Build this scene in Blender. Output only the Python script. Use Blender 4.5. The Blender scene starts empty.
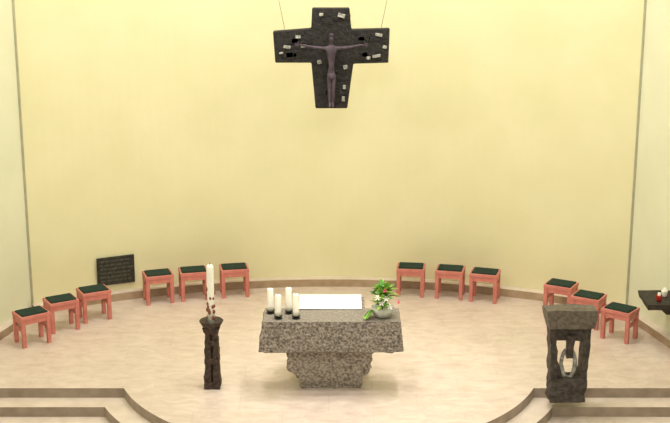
import bpy, bmesh, math, random
from mathutils import Vector, Matrix, noise
random.seed(4)
S=bpy.context.scene
try:
    S.view_settings.view_transform='Standard'
    S.view_settings.look='None'
except Exception: pass

def lin(c):
    return tuple(((v/255)/12.92 if v/255<=0.04045 else ((v/255+0.055)/1.055)**2.4) for v in c)+(1,)

def mat(name,c1,c2=None,scale=8,rough=0.6,bump=0.0,bscale=None,metal=0.0,spec=0.5,detail=6,lo=0.35,hi=0.65,sss=0):
    m=bpy.data.materials.new(name); m.use_nodes=True
    nt=m.node_tree; b=nt.nodes['Principled BSDF']
    b.inputs['Roughness'].default_value=rough; b.inputs['Metallic'].default_value=metal
    b.inputs['Specular IOR Level'].default_value=spec
    tc=nt.nodes.new('ShaderNodeTexCoord')
    if c2 is None: c2=tuple(max(0,v*0.93) for v in c1)
    n=nt.nodes.new('ShaderNodeTexNoise'); n.inputs['Scale'].default_value=scale; n.inputs['Detail'].default_value=detail
    r=nt.nodes.new('ShaderNodeValToRGB')
    r.color_ramp.elements[0].color=lin(c1); r.color_ramp.elements[1].color=lin(c2)
    r.color_ramp.elements[0].position=lo; r.color_ramp.elements[1].position=hi
    nt.links.new(tc.outputs['Object'],n.inputs['Vector']); nt.links.new(n.outputs['Fac'],r.inputs['Fac'])
    nt.links.new(r.outputs['Color'],b.inputs['Base Color'])
    if bump:
        n2=nt.nodes.new('ShaderNodeTexNoise'); n2.inputs['Scale'].default_value=bscale or scale*3; n2.inputs['Detail'].default_value=8
        bp=nt.nodes.new('ShaderNodeBump'); bp.inputs['Strength'].default_value=bump; bp.inputs['Distance'].default_value=0.02
        nt.links.new(tc.outputs['Object'],n2.inputs['Vector']); nt.links.new(n2.outputs['Fac'],bp.inputs['Height'])
        nt.links.new(bp.outputs['Normal'],b.inputs['Normal'])
    return m

def tile_mat(name,c1,c2,joint,rough=0.35):
    m=bpy.data.materials.new(name); m.use_nodes=True
    nt=m.node_tree; b=nt.nodes['Principled BSDF']; b.inputs['Roughness'].default_value=rough
    tc=nt.nodes.new('ShaderNodeTexCoord')
    br=nt.nodes.new('ShaderNodeTexBrick'); br.inputs['Scale'].default_value=1.0
    br.inputs['Brick Width'].default_value=1.1; br.inputs['Row Height'].default_value=0.55
    br.inputs['Mortar Size'].default_value=0.004; br.inputs['Mortar Smooth'].default_value=0.5
    br.inputs['Color1'].default_value=lin(c1); br.inputs['Color2'].default_value=lin(c2); br.inputs['Mortar'].default_value=lin(joint)
    n=nt.nodes.new('ShaderNodeTexNoise'); n.inputs['Scale'].default_value=3.2; n.inputs['Detail'].default_value=10; n.inputs['Roughness'].default_value=0.75; n.inputs['Distortion'].default_value=0.6
    mp=nt.nodes.new('ShaderNodeMapping'); mp.inputs['Scale'].default_value=(1,2.0,1)
    r=nt.nodes.new('ShaderNodeValToRGB'); r.color_ramp.elements[0].color=(0.78,0.74,0.71,1); r.color_ramp.elements[1].color=(1,1,1,1)
    r.color_ramp.elements[0].position=0.33; r.color_ramp.elements[1].position=0.60
    mx=nt.nodes.new('ShaderNodeMix'); mx.data_type='RGBA'; mx.blend_type='MULTIPLY'; mx.inputs['Factor'].default_value=1
    nt.links.new(tc.outputs['Object'],br.inputs['Vector']); nt.links.new(tc.outputs['Object'],mp.inputs['Vector'])
    nt.links.new(mp.outputs['Vector'],n.inputs['Vector']); nt.links.new(n.outputs['Fac'],r.inputs['Fac'])
    nt.links.new(br.outputs['Color'],mx.inputs[6]); nt.links.new(r.outputs['Color'],mx.inputs[7])
    nt.links.new(mx.outputs[2],b.inputs['Base Color'])
    return m

M_wall=mat('plaster_cream',(235,229,190),(230,224,182),scale=1.2,rough=0.9,bump=0.15,bscale=60)
M_side=mat('plaster_pale',(229,230,205),(224,225,199),scale=1.2,rough=0.9,bump=0.15,bscale=60)
M_ceil=mat('ceiling_paint',(236,235,228),rough=0.9)
M_floor=tile_mat('travertine',(225,209,200),(222,206,196),(209,192,181))
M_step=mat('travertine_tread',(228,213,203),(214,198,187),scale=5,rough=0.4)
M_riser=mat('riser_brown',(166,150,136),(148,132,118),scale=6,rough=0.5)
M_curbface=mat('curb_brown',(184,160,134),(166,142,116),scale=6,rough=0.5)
M_corner=mat('corner_strip_grey',(180,178,152),(168,166,140),rough=0.7)
M_wood=mat('stool_wood_rose',(212,133,122),(200,118,108),scale=10,rough=0.5)
M_cush=mat('green_upholstery',(28,56,46),(20,42,35),scale=60,rough=0.95,bump=0.3,bscale=200)
M_stone=mat('basalt_lava_stone',(168,156,145),(88,80,74),scale=34,rough=0.9,bump=1.0,bscale=40,lo=0.34,hi=0.64,detail=12)
M_stone_top=mat('basalt_top',(154,145,136),(120,112,104),scale=34,rough=0.75,bump=0.5,bscale=70,detail=12)
M_stone_base=mat('basalt_base',(184,174,163),(108,99,91),scale=30,rough=0.9,bump=1.0,bscale=30,detail=12)
M_bronze=mat('dark_bronze',(82,64,56),(46,36,32),scale=25,rough=0.6,metal=0.25,bump=0.6,bscale=60)
M_lect=mat('lectern_bronze',(84,76,72),(54,48,46),scale=18,rough=0.6,metal=0.2,bump=0.8,bscale=40)
M_lecttop=mat('lectern_desk',(118,108,98),(86,78,70),scale=18,rough=0.7,bump=0.7,bscale=40)
M_ring=mat('lectern_ring',(190,188,186),(130,127,125),scale=12,rough=0.5,metal=0.2)
M_cross=mat('cross_dark',(44,40,40),(22,20,20),scale=16,rough=0.75,bump=1.0,bscale=30)
M_inlay=mat('quartz_inlay',(205,202,196),(120,118,116),scale=30,rough=0.5,bump=0.5)
M_corp=mat('corpus_patina',(92,78,92),(66,55,66),scale=12,rough=0.6,metal=0.15)
M_wax=mat('candle_wax',(250,248,240),(246,243,232),rough=0.5)
M_waxorn=mat('wax_ornament',(150,84,60),(110,58,42),scale=40,rough=0.6)
M_linen=mat('white_linen',(251,251,249),(246,246,242),scale=20,rough=0.9,bump=0.2,bscale=150)
M_black=mat('black_iron',(40,38,36),(26,25,24),rough=0.5,metal=0.5)
M_wick=mat('wick',(40,34,30),rough=0.9)
M_leaf=mat('leaf_green',(100,158,54),(56,116,38),scale=12,rough=0.5)
M_leaf2=mat('leaf_lime',(180,206,100),(136,182,66),scale=12,rough=0.5)
M_petal=mat('petal_white',(250,248,236),rough=0.6)
M_pink=mat('petal_pink',(226,96,120),(206,76,100),rough=0.6)
M_pot=mat('pot_glass_grey',(205,207,200),(182,184,176),rough=0.25)
M_plaque=mat('plaque_bronze',(66,66,60),(46,46,42),scale=20,rough=0.55,metal=0.4,bump=0.5)
M_plaque2=mat('plaque_letters',(92,92,80),(74,74,64),scale=20,rough=0.5,metal=0.4)
M_shelf=mat('shelf_stone',(58,50,44),(38,34,30),scale=14,rough=0.7,bump=0.6)
M_red=mat('red_glass',(170,40,34),(140,28,26),rough=0.25)
M_wire=mat('steel_wire',(150,145,125),rough=0.5,metal=0.4)

class B:
    def __init__(s): s.bm=bmesh.new(); s.mats=[]
    def mi(s,m):
        if m not in s.mats: s.mats.append(m)
        return s.mats.index(m)
    def _tag(s,vs,m,M=None,smooth=False):
        i=s.mi(m); fs=set()
        for v in vs:
            if M is not None: v.co=M@v.co
        for v in vs:
            for f in v.link_faces: fs.add(f)
        for f in fs: f.material_index=i; f.smooth=smooth
        return fs
    def box(s,c,size,m,rot=None,bev=0.0):
        r=bmesh.ops.create_cube(s.bm,size=1); vs=r['verts']
        for v in vs: v.co=Vector((v.co.x*size[0],v.co.y*size[1],v.co.z*size[2]))
        if bev:
            es=list({e for v in vs for e in v.link_edges})
            rr=bmesh.ops.bevel(s.bm,geom=es,offset=bev,segments=2,affect='EDGES',profile=0.5)
            vs=list({v for f in rr['faces'] for v in f.verts})
        M=Matrix.Translation(c)@(rot.to_4x4() if rot else Matrix())
        s._tag(vs,m,M)
    def lathe(s,prof,m,c=(0,0,0),seg=24,M=None,smooth=True,jit=0):
        rings=[]
        for r,z in prof:
            ring=[]
            for k in range(seg):
                a=2*math.pi*k/seg
                rr=max(r,0.0004)*(1+(random.uniform(-jit,jit) if jit else 0))
                ring.append(s.bm.verts.new((rr*math.cos(a),rr*math.sin(a),z)))
            rings.append(ring)
        i=s.mi(m)
        T=Matrix.Translation(c)@(M or Matrix())
        for a,b in zip(rings,rings[1:]):
            for k in range(seg):
                f=s.bm.faces.new((a[k],a[(k+1)%seg],b[(k+1)%seg],b[k])); f.material_index=i; f.smooth=smooth
        f=s.bm.faces.new(list(reversed(rings[0]))); f.material_index=i
        f=s.bm.faces.new(rings[-1]); f.material_index=i
        for r in rings:
            for v in r: v.co=T@v.co
    def rod(s,a,b,r,m,r2=None,seg=10):
        a=Vector(a); b=Vector(b); d=b-a
        q=d.to_track_quat('Z','Y').to_matrix().to_4x4()
        s.lathe([(r,0),(r2 if r2 is not None else r,d.length)],m,c=a,M=q,seg=seg)
    def prism(s,pts,z0,z1,mside,mtop):
        lo=[s.bm.verts.new((p[0],p[1],z0)) for p in pts]; hi=[s.bm.verts.new((p[0],p[1],z1)) for p in pts]
        f=s.bm.faces.new(hi); f.material_index=s.mi(mtop)
        f=s.bm.faces.new(list(reversed(lo))); f.material_index=s.mi(mtop)
        n=len(pts)
        for k in range(n):
            f=s.bm.faces.new((lo[k],lo[(k+1)%n],hi[(k+1)%n],hi[k])); f.material_index=s.mi(mside)
    def loft(s,rings,m,cuts=3,amp=0.0,fr=6,mtop=None,ztop=None,zbot=None):
        """rings: list of (z,x0,x1,y0,y1)"""
        vs=[]
        for z,x0,x1,y0,y1 in rings:
            vs.append([s.bm.verts.new(p) for p in((x0,y0,z),(x1,y0,z),(x1,y1,z),(x0,y1,z))])
        fs=[]
        for a,b in zip(vs,vs[1:]):
            for k in range(4): fs.append(s.bm.faces.new((a[k],a[(k+1)%4],b[(k+1)%4],b[k])))
        fs.append(s.bm.faces.new(list(reversed(vs[0])))); top=s.bm.faces.new(vs[-1]); fs.append(top)
        for f in fs: f.material_index=s.mi(m)
        if mtop: top.material_index=s.mi(mtop)
        es=list({e for f in fs for e in f.edges})
        before=set(s.bm.verts)-{v for r in vs for v in r}
        bmesh.ops.subdivide_edges(s.bm,edges=es,cuts=cuts,use_grid_fill=True)
        nv=[v for v in s.bm.verts if v not in before]
        s.bm.normal_update()
        if amp:
            for v in nv:
                n=noise.noise(v.co*fr)+0.5*noise.noise(v.co*fr*2.7+Vector((3,1,7)))
                v.co+=v.normal*n*amp
                if ztop is not None and v.co.z>ztop-.02: v.co.z=min(v.co.z,ztop)
                if zbot is not None and v.co.z<zbot+.02: v.co.z=zbot
        return nv
    def obj(s,name,loc=(0,0,0),rotz=0,parent=None,normals=True):
        if normals: bmesh.ops.recalc_face_normals(s.bm,faces=s.bm.faces)
        me=bpy.data.meshes.new(name); s.bm.to_mesh(me); s.bm.free()
        for m in s.mats: me.materials.append(m)
        o=bpy.data.objects.new(name,me); S.collection.objects.link(o)
        o.location=loc; o.rotation_euler=(0,0,rotz)
        if parent: o.parent=parent
        return o

def empty(name,loc=(0,0,0)):
    e=bpy.data.objects.new(name,None); S.collection.objects.link(e); e.location=loc; e.empty_display_size=0.2
    return e

# ---------------- ROOM ----------------
CY=11.8; R=8.0; HW=4.42; YE=CY+math.sqrt(R*R-HW*HW); SL=0.27; YK=13.8; ZC=9.0; ZN=-0.52
def xw(Y): return HW+SL*(YE-max(Y,YK))
A0=math.asin(HW/R)
def arc(r,n=48,a0=A0): return [(r*math.sin(-a0+2*a0*k/n),CY+r*math.cos(-a0+2*a0*k/n)) for k in range(n+1)]
b=B(); pts=arc(R,64)+[(x,y) for x,y in reversed(arc(R+0.25,64))]
b.prism(pts,ZN,ZC,M_wall,M_wall); b.obj('wall_back')
for sgn,nm in((-1,'left'),(1,'right')):
    b=B(); p=[(sgn*HW,YE),(sgn*xw(YK),YK),(sgn*xw(YK),-4),(sgn*(xw(YK)+.25),-4),(sgn*(xw(YK)+.25),YK),(sgn*(HW+.25),YE)]
    b.prism(p,ZN,ZC,M_side,M_side); b.obj('wall_'+nm)
b=B(); b.box((0,-4.12,(ZC+ZN)/2),(2*xw(0)+.5,.24,ZC-ZN),M_side); b.obj('wall_rear')
b=B(); b.box((0,8,ZC+.1),(13,25,.2),M_ceil); b.obj('ceiling')
b=B(); b.box((0,8,ZN-.1),(13,25,.2),M_floor); b.obj('floor_nave')
def level(k):
    r=2.8+.3*k; y0=15.59-.3*k; c=16.6
    x=math.sqrt(r*r-(y0-c)**2); a1=math.atan2(y0-c,x)
    pts=[(-xw(y0),y0)]
    aL=math.pi-a1; aR=2*math.pi+a1
    n=72
    for i in range(n+1):
        a=aL+(aR-aL)*i/n; pts.append((r*math.cos(a),c+r*math.sin(a)))
    pts+=[(xw(y0),y0),(HW,YE)]+list(reversed(arc(R,48)))[1:-1]+[(-HW,YE)]
    return pts
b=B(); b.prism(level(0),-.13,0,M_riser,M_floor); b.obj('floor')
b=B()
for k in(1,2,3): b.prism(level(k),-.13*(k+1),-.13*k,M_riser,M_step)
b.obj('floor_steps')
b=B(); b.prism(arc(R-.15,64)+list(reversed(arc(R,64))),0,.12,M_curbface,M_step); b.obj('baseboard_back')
for sgn,nm in((-1,'left'),(1,'right')):
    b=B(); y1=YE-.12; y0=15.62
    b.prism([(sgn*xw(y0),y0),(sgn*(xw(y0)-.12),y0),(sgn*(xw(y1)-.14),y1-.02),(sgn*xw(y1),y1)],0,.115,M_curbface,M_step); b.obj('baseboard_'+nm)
    b=B(); b.box((sgn*(HW-.012),YE-.0,(ZC+.13)/2),(.03,.03,ZC-.13),M_corner); b.obj('trim_%d'%(1 if sgn<0 else 2))  # grey strip stands in for the dark line of a corner recess

# ---------------- STOOLS ----------------
def stool(X,Y,extra=0):
    b=B(); w=.43;d=.34;h=.45; t=.055
    for sx in(-1,1):
        for sy in(-1,1):
            b.box((sx*(w/2-t/2-.005),sy*(d/2-t/2-.005),(h-.05)/2),(t,t,h-.05),M_wood,bev=.005)
        b.box((sx*(w/2-t/2-.005),0,.24),(.03,d-2*t,.05),M_wood)
        b.box((sx*(w/2-t/2-.005),0,h-.09),(.035,d-2*t,.07),M_wood)
    for sy in(-1,1):
        b.box((0,sy*(d/2-t/2-.005),h-.085),(w-2*t,.035,.07),M_wood)
    for sy in(-1,1): b.box((0,sy*(d/2-.015),h-.025),(w,.03,.05),M_wood,bev=.006)
    for sx in(-1,1): b.box((sx*(w/2-.015),0,h-.025),(.03,d-.06,.05),M_wood,bev=.006)
    b.box((0,0,h-.006),(w-.055,d-.055,.05),M_cush,bev=.015)
    ang=math.atan2(-(X),(Y-CY))+math.radians(extra)
    b.obj('stool',(X,Y,0),ang)
for X,Y in[(-4.13,17.22),(-3.83,17.77),(-3.44,18.20),(-2.60,18.96),(-2.08,19.12),(-1.47,19.27),
           (1.25,19.30),(1.845,19.19),(2.36,19.03),(3.42,18.46),(3.73,17.93),(4.07,17.38)]:
    stool(X,Y,random.uniform(-3,3))

# ---------------- ALTAR ----------------
root=empty('stone_altar',(0,15.7,0))
def par(o):
    o.parent=root; o.matrix_parent_inverse=Matrix.Translation((0,-15.7,0))
b=B()
b.loft([(.55,-.72,.83-.05,15.42,15.80),(.62,-.87,.93,15.26,15.84),(.80,-.845,.91,15.28,15.84),(1.0,-.81,.89,15.31,15.82)],M_stone,cuts=10,amp=.016,fr=11,mtop=M_stone_top,ztop=1.0)
par(b.obj('mensa'))
b=B(); b.loft([(.6,-.38,.44,15.8,16.2),(.99,-.40,.46,15.78,16.29)],M_stone,cuts=6,amp=.01,fr=9,ztop=.992); par(b.obj('mensa_rear'))
b=B()
b.loft([(0,-.34,.40,15.60,16.0),(.12,-.37,.42,15.55,16.05),(.32,-.52,.55,15.50,16.08),(.46,-.50,.52,15.48,16.08),(.60,-.58,.60,15.46,16.08)],M_stone_base,cuts=6,amp=.035,fr=7,zbot=0)
par(b.obj('base'))
b=B(); b.box((.02,16.03,1.008),(.80,.54,.008),M_linen,bev=.002)
b.box((.02,16.315,.86),(.80,.008,.31),M_linen)
b.obj('altar_cloth')

def altar_candle(X,Y,h):
    b=B()
    b.lathe([(.05,0),(.052,.006),(.03,.014),(.03,.022),(.052,.03),(.054,.038),(.05,.04)],M_black)
    b.lathe([(.038,.036),(.039,.1),(.039,.036+h-.01),(.032,.036+h)],M_wax)
    b.rod((0,0,.036+h-.003),(0,0,.055+h),.003,M_wick,seg=6)
    b.obj('altar_candle',(X,Y,1.003))
altar_candle(-.73,15.62,.29); altar_candle(-.625,15.43,.27); altar_candle(-.50,15.62,.30); altar_candle(-.405,15.43,.28)

# flowers
b=B()
b.lathe([(.07,0),(.10,.02),(.13,.07),(.145,.13),(.135,.13),(.12,.1)],M_pot)
def leaf(b,base,dirv,L,W,m,droop=.3):
    d=Vector(dirv).normalized(); side=d.cross(Vector((0,0,1)))
    if side.length<.1: side=Vector((1,0,0))
    side.normalize(); up=side.cross(d); pr=None; i=b.mi(m)
    for k in range(6):
        t=k/5; w=W*math.sin(math.pi*(.08+.92*t))**.8*.5 if t<1 else .001
        c=Vector(base)+d*L*t+Vector((0,0,-droop*L*t*t))
        row=[c-side*w+up*w*.3,c,c+side*w+up*w*.3]
        for q in row: q.z=max(q.z,.012)
        row=[b.bm.verts.new(q) for q in row]
        if pr:
            for q in range(2):
                f=b.bm.faces.new((pr[q],pr[q+1],row[q+1],row[q])); f.material_index=i; f.smooth=True
        pr=row
for k in range(95):
    a=random.uniform(0,2*math.pi); el=random.uniform(.05,1.4)
    base=(random.uniform(-.06,.06),random.uniform(-.06,.06),.15+random.uniform(0,.2))
    dv=(math.cos(a)*math.cos(el),math.sin(a)*math.cos(el),math.sin(el))
    L=random.uniform(.11,.21)
    leaf(b,base,dv,L,random.uniform(.04,.075),M_leaf2 if random.random()<.5 else M_leaf,random.uniform(.15,.5))
for k in range(6):
    x=random.uniform(-.07,.09); z=.38+random.uniform(0,.1)
    b.rod((0,0,.1),(x,.0,z),.005,M_leaf,seg=6)
    for q in range(7): leaf(b,(x*q/7,0,.15+(z-.15)*q/7),(random.uniform(-1,1),random.uniform(-1,1),.7),.13,.05,M_leaf2 if q%2 else M_leaf,.3)
for k in range(9): leaf(b,(-.1,-.06,.12),(-1,-.8+.2*k,-.45),.16,.06,M_leaf2 if k%2 else M_leaf,.5)
def bloom(c,r,m):
    n=Vector((random.uniform(-.5,.5),-1,random.uniform(.2,.9))).normalized()
    u=n.cross(Vector((0,0,1))).normalized(); w=n.cross(u)
    for k in range(6):
        a=k*math.pi/3; leaf(b,c,(u*math.cos(a)+w*math.sin(a)+n*.4),r,r*.6,m,.1)
for c in[(-.02,-.19,.25),(.09,-.18,.2),(-.07,-.18,.31),(.04,-.18,.3)]: bloom(c,.045,M_petal)
for c in[(.19,-.14,.24),(.02,-.17,.40)]: bloom(c,.03,M_pink)
b.obj('flower_arrangement',(.67,15.49,1.003),normals=False)

# ---------------- PASCHAL CANDLE ----------------
b=B()
prof=[(0,.100,.09),(.04,.102,.09),(.25,.09,.08),(.50,.088,.078),(.66,.078,.07),(.74,.082,.075),(.82,.108,.10)]
b.loft([(z,-w,-.014,-d,d) for z,w,d in prof],M_bronze,cuts=4,amp=.005,fr=16,zbot=0)
b.loft([(z,.014,w,-d,d) for z,w,d in prof],M_bronze,cuts=4,amp=.005,fr=17,zbot=0)
b.loft([(z,-.03,.03,-.03,d*.5) for z,w,d in prof],M_bronze,cuts=2,amp=.004,fr=14,zbot=0)
for z,w in((.05,.103),(.38,.093),(.62,.085)): b.loft([(z-.035,-w,w,-w*.92,w*.92),(z+.035,-w,w,-w*.92,w*.92)],M_bronze,cuts=3,amp=.004,fr=14,zbot=0)
b.lathe([(.07,.72),(.09,.77),(.118,.83),(.152,.895),(.144,.905),(.06,.87)],M_bronze,jit=.02,seg=18)
b.lathe([(.045,.86),(.046,1.2),(.045,1.60),(.035,1.63)],M_wax)
b.rod((0,0,1.62),(0,0,1.66),.004,M_wick,seg=6)
for z,r in((.95,.025),(1.03,.032),(1.10,.028),(1.18,.022),(1.26,.034),(1.32,.028)):
    for k in range(6):
        a=random.uniform(0,6.28); c=Vector((.042*math.cos(a),.042*math.sin(a),z+random.uniform(-.03,.03)))
        b.lathe([(.003,-r),(r*.6,-r*.5),(r*.7,0),(r*.6,r*.5),(.003,r)],M_waxorn,c=c,seg=7)
b.obj('paschal_candle_stand',(-1.48,15.64,0))

# ---------------- LECTERN ----------------
root2=empty('lectern',(2.97,15.3,0))
def par2(o): o.parent=root2; return o
b=B()
b.loft([(0,-.225,.225,-.17,.17),(.25,-.225,.23,-.15,.15),(.30,-.225,.23,-.14,.14)],M_lect,cuts=4,amp=.012,zbot=0)
b.loft([(.28,-.225,-.13,-.13,.13),(.6,-.235,-.15,-.12,.12),(1.0,-.265,-.16,-.13,.13)],M_lect,cuts=5,amp=.012)
b.loft([(.28,.14,.23,-.13,.13),(.6,.16,.245,-.12,.12),(1.0,.17,.265,-.13,.13)],M_lect,cuts=5,amp=.012)
b.loft([(.80,-.2,.2,-.12,.12),(1.02,-.24,.24,-.13,.13)],M_lect,cuts=4,amp=.012)
par2(b.obj('pedestal'))
b=B()
pr=None;n=28
for k in range(n+1):
    a=2*math.pi*k/n; p=(.0+.085*math.cos(a),-.06,.48+.20*math.sin(a))
    if pr: b.rod(pr,p,.026,M_ring,seg=8)
    pr=p
b.loft([(.56,-.035,.045,-.11,-.02),(.88,-.045,.055,-.19,-.08)],M_lect,cuts=3,amp=.01)
b.loft([(.28,-.12,-.07,-.1,.1),(.46,-.13,-.11,-.1,.1)],M_lect,cuts=2,amp=.01)
par2(b.obj('ring_ornament'))
b=B()
b.loft([(-.03,-.31,.30,-.22,.20),(.04,-.32,.31,-.23,.20)],M_lecttop,cuts=5,amp=.010,mtop=M_lecttop)
b.loft([(-.19,-.28,.28,-.20,.1),(-.02,-.31,.305,-.225,.18)],M_lecttop,cuts=5,amp=.010)
o=par2(b.obj('reading_desk')); o.location=(0.01,0.02,1.14); o.rotation_euler=(math.radians(-9),0,0)

# ---------------- CRUCIFIX ----------------
cy=18.0; zc=3.86
root3=empty('hanging_crucifix',(0.03,cy,zc))
def L(px,py): return ((px-331)/72.8,(58-py)/72.5)
out=[(312,8),(349,8),(351,29),(389,28),(388,62),(353,63),(347,108),(315,108),(311,62),(275,62),(273,31),(311,28)]
b=B()
fr=[b.bm.verts.new((L(*p)[0],-.06,L(*p)[1])) for p in out]; bk=[b.bm.verts.new((L(*p)[0],.06,L(*p)[1])) for p in out]
b.bm.faces.new(fr); b.bm.faces.new(list(reversed(bk)))
for k in range(12): b.bm.faces.new((fr[k],bk[k],bk[(k+1)%12],fr[(k+1)%12]))
b.mi(M_cross)
bmesh.ops.triangulate(b.bm,faces=[f for f in b.bm.faces if len(f.verts)>4])
bmesh.ops.bevel(b.bm,geom=[e for e in b.bm.edges if e.calc_face_angle(0)>.5],offset=.012,segments=1,affect='EDGES')
rects=[(314,351,10,28),(312,350,62,84),(315,348,86,106),(276,310,33,45),(276,310,48,60),(352,386,31,44),(352,386,47,60)]
for x0,x1,y0,y1 in rects:
    for q in range(4):
        px=random.uniform(x0+5,x1-5); py=random.uniform(y0+4,y1-4); X,Z=L(px,py)
        b.box((X,-.062,Z),(random.uniform(.08,.16),.02,random.uniform(.05,.1)),M_cross,rot=Matrix.Rotation(random.uniform(-.2,.2),3,'Y'),bev=.006)
for px,py,w,h in[(287,46,7,3),(281,52,4,2),(298,36,5,3),(303,45,5,3),(341,15,7,4),(321,14,4,3),(378,34,7,3),(376,55,8,3),(384,46,4,3),(319,61,4,4),(345,66,4,4),(343,98,3,5),(368,57,4,3),(344,86,3,4)]:
    X,Z=L(px,py); b.box((X,-.078,Z),(w/72.8,.02,h/72.8),M_inlay,rot=Matrix.Rotation(random.uniform(-.3,.3),3,'Y'),bev=.006)
o=b.obj('cross_body'); o.parent=root3
V=[];E=[];Rr=[]
def sv(px,py,dy,r,par_=None):
    X,Z=L(px,py); V.append((X,-.15+dy,Z)); Rr.append((r[0]*.78,r[1]*.8)); i=len(V)-1
    if par_ is not None: E.append((par_,i))
    return i
pel=sv(331,72,0,(.062,.045))
wa=sv(331,64,0,(.05,.038),pel); ch=sv(331,53,-.01,(.078,.05),wa); sh=sv(331,47,0,(.07,.042),ch)
nk=sv(331,42.5,-.01,(.026,.026),sh); hd=sv(331,38,-.02,(.045,.052),nk); ht=sv(331,34,-.02,(.038,.045),hd)
for s in(-1,1):
    a=sv(331+s*8,46.5,0,(.034,.032),sh); e=sv(331+s*18,45.5,0,(.026,.026),a); w=sv(331+s*28,43.8,.02,(.02,.02),e); h=sv(331+s*32,43.2,.03,(.024,.015),w)
    hp=sv(331+s*2.2,76,0,(.045,.045),pel); kn=sv(331+s*1.8,88,-.02,(.034,.036),hp); cf=sv(331+s*1.7,94,-.01,(.031,.034),kn); an=sv(331+s*1.4,101,0,(.022,.024),cf); ft=sv(331+s*1.6,105,-.05,(.024,.017),an)
me=bpy.data.meshes.new('corpus'); me.from_pydata(V,E,[]); me.materials.append(M_corp)
o=bpy.data.objects.new('corpus',me); S.collection.objects.link(o); o.parent=root3
md=o.modifiers.new('Skin','SKIN'); md.use_smooth_shade=True
for i,sv_ in enumerate(me.skin_vertices[0].data): sv_.radius=Rr[i]; sv_.use_root=(i==0)
o.modifiers.new('Sub','SUBSURF').levels=2; o.modifiers['Sub'].render_levels=2
b=B()
for s in(-1,1):
    X,Z=L(331+s*32,43.2)
    for k in range(4): b.rod((X,-.12,Z+.014-.01*k),(X+s*(.055+.008*(1 if k in(1,2) else 0)),-.125,Z+.02-.013*k),.006,M_corp,r2=.004,seg=6)
    b.rod((X-s*.005,-.12,Z+.014),(X+s*.02,-.135,Z+.045),.006,M_corp,r2=.004,seg=6)
X,Z=L(331,37); b.rod((X,-.205,Z+.012),(X,-.222,Z-.012),.005,M_corp,r2=.008,seg=6)
b.lathe([(.026,-.012),(.038,0),(.026,.016),(.004,.03)],M_corp,c=(X,-.165,Z+.05),seg=14)
b.lathe([(.044,-.06),(.056,-.03),(.054,.02),(.044,.03)],M_corp,c=(X,-.15,L(331,73)[1]),seg=14)
for py in(50,72): b.rod((X,-.13,L(331,py)[1]),(X,-.05,L(331,py)[1]),.012,M_corp,seg=8)
o=b.obj('corpus_details'); o.parent=root3
b=B()
for px,s in((285,-1),(380,1)):
    X,Z=L(px,30); H=ZC-zc
    b.rod((X,0,Z-.01),(X+s*(H-Z)*.2,0,H),.0035,M_wire,seg=6)
o=b.obj('suspension_wires'); o.parent=root3

# ---------------- PLAQUE ----------------
a=math.asin(-3.27/R)
b=B(); b.box((0,0,0),(.58,.03,.44),M_plaque,bev=.006)
for k in range(6):
    x=-.24
    while x<.2:
        w=random.uniform(.03,.09); b.box((x+w/2,-.016,.16-k*.062),(w,.006,.024),M_plaque2); x+=w+.015
o=b.obj('wall_plaque',((R-.045)*math.sin(a),CY+(R-.045)*math.cos(a),.46),-a)

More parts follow.
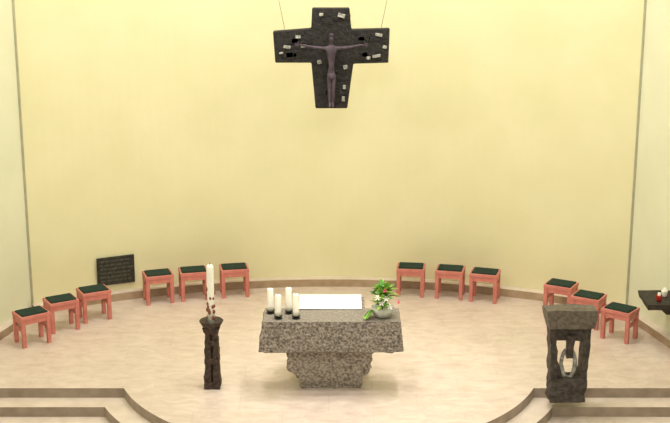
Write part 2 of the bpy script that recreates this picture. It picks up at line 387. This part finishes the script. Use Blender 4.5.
# ---------------- WALL SHELF ----------------
ws=empty('wall_shelf',(0,0,0))
b=B(); b.loft([(.64,4.30,4.76,16.75,17.30),(.73,4.28,4.76,16.70,17.32)],M_shelf,cuts=3,amp=.008,ztop=.73)
b.loft([(.50,4.6,4.76,16.95,17.15),(.65,4.45,4.76,16.9,17.2)],M_shelf,cuts=2,amp=.005)
o=b.obj('slab'); o.parent=ws
for X,Y,m in((4.46,16.85,M_red),(4.58,17.05,M_wax),(4.66,16.9,M_red)):
    b=B(); b.lathe([(.03,0),(.035,.01),(.045,.08),(.042,.09),(.03,.03)],m,seg=16); b.lathe([(.02,.03),(.02,.12)],M_wax,seg=12); b.obj('votive_candle',(X,Y,.733))

# ---------------- LIGHTS ----------------
def area(name,loc,target,size,power,col):
    l=bpy.data.lights.new(name,'AREA'); l.shape='DISK'; l.size=size; l.energy=power; l.color=col
    o=bpy.data.objects.new(name,l); S.collection.objects.link(o); o.location=loc
    o.rotation_euler=(Vector(target)-Vector(loc)).to_track_quat('-Z','Y').to_euler(); return o
def spot(name,loc,target,power,col,ang,blend=.6,r=.15):
    l=bpy.data.lights.new(name,'SPOT'); l.energy=power; l.color=col; l.spot_size=math.radians(ang); l.spot_blend=blend; l.shadow_soft_size=r
    o=bpy.data.objects.new(name,l); S.collection.objects.link(o); o.location=loc
    o.rotation_euler=(Vector(target)-Vector(loc)).to_track_quat('-Z','Y').to_euler(); return o
W=(1,.955,.85)
area('apse_wash',(-1.6,16.2,8.8),(-.9,19.2,1.2),1.6,200,W)  # unseen lamps added overhead to wash the apse wall, clear of the cross
area('apse_wash',(1.6,16.2,8.8),(.9,19.2,1.2),1.6,200,W)
area('apse_wash',(-3.9,12.0,8.8),(2.4,18.6,1.5),2.0,125,W)  # wide pair added out of view, brightening the apse from the sides
area('apse_wash',(3.9,12.0,8.8),(-2.4,18.6,1.5),2.0,125,W)
area('nave_fill',(0,5,8.8),(0,8,0),4,640,(1,.985,.93))  # broad fill added out of view to lift the whole room
spot('altar_spot',(1.6,14.2,8.7),(.5,15.4,.3),760,(1,.965,.89),36,.9,.25)
spot('altar_spot',(-1.0,12.0,8.7),(0.4,15.4,.3),620,(1,.965,.89),32,.9,.25)
w=bpy.data.worlds.new('World'); S.world=w; w.use_nodes=True; w.node_tree.nodes['Background'].inputs[0].default_value=(.9,.9,.8,1); w.node_tree.nodes['Background'].inputs[1].default_value=.3

cam=bpy.data.cameras.new('camera'); co=bpy.data.objects.new('camera',cam); S.collection.objects.link(co)
co.location=(.08,0,6.6); co.rotation_euler=(math.radians(90-15.3),0,0)
cam.sensor_width=36; cam.lens=36*1316/670; cam.clip_end=100
S.camera=co
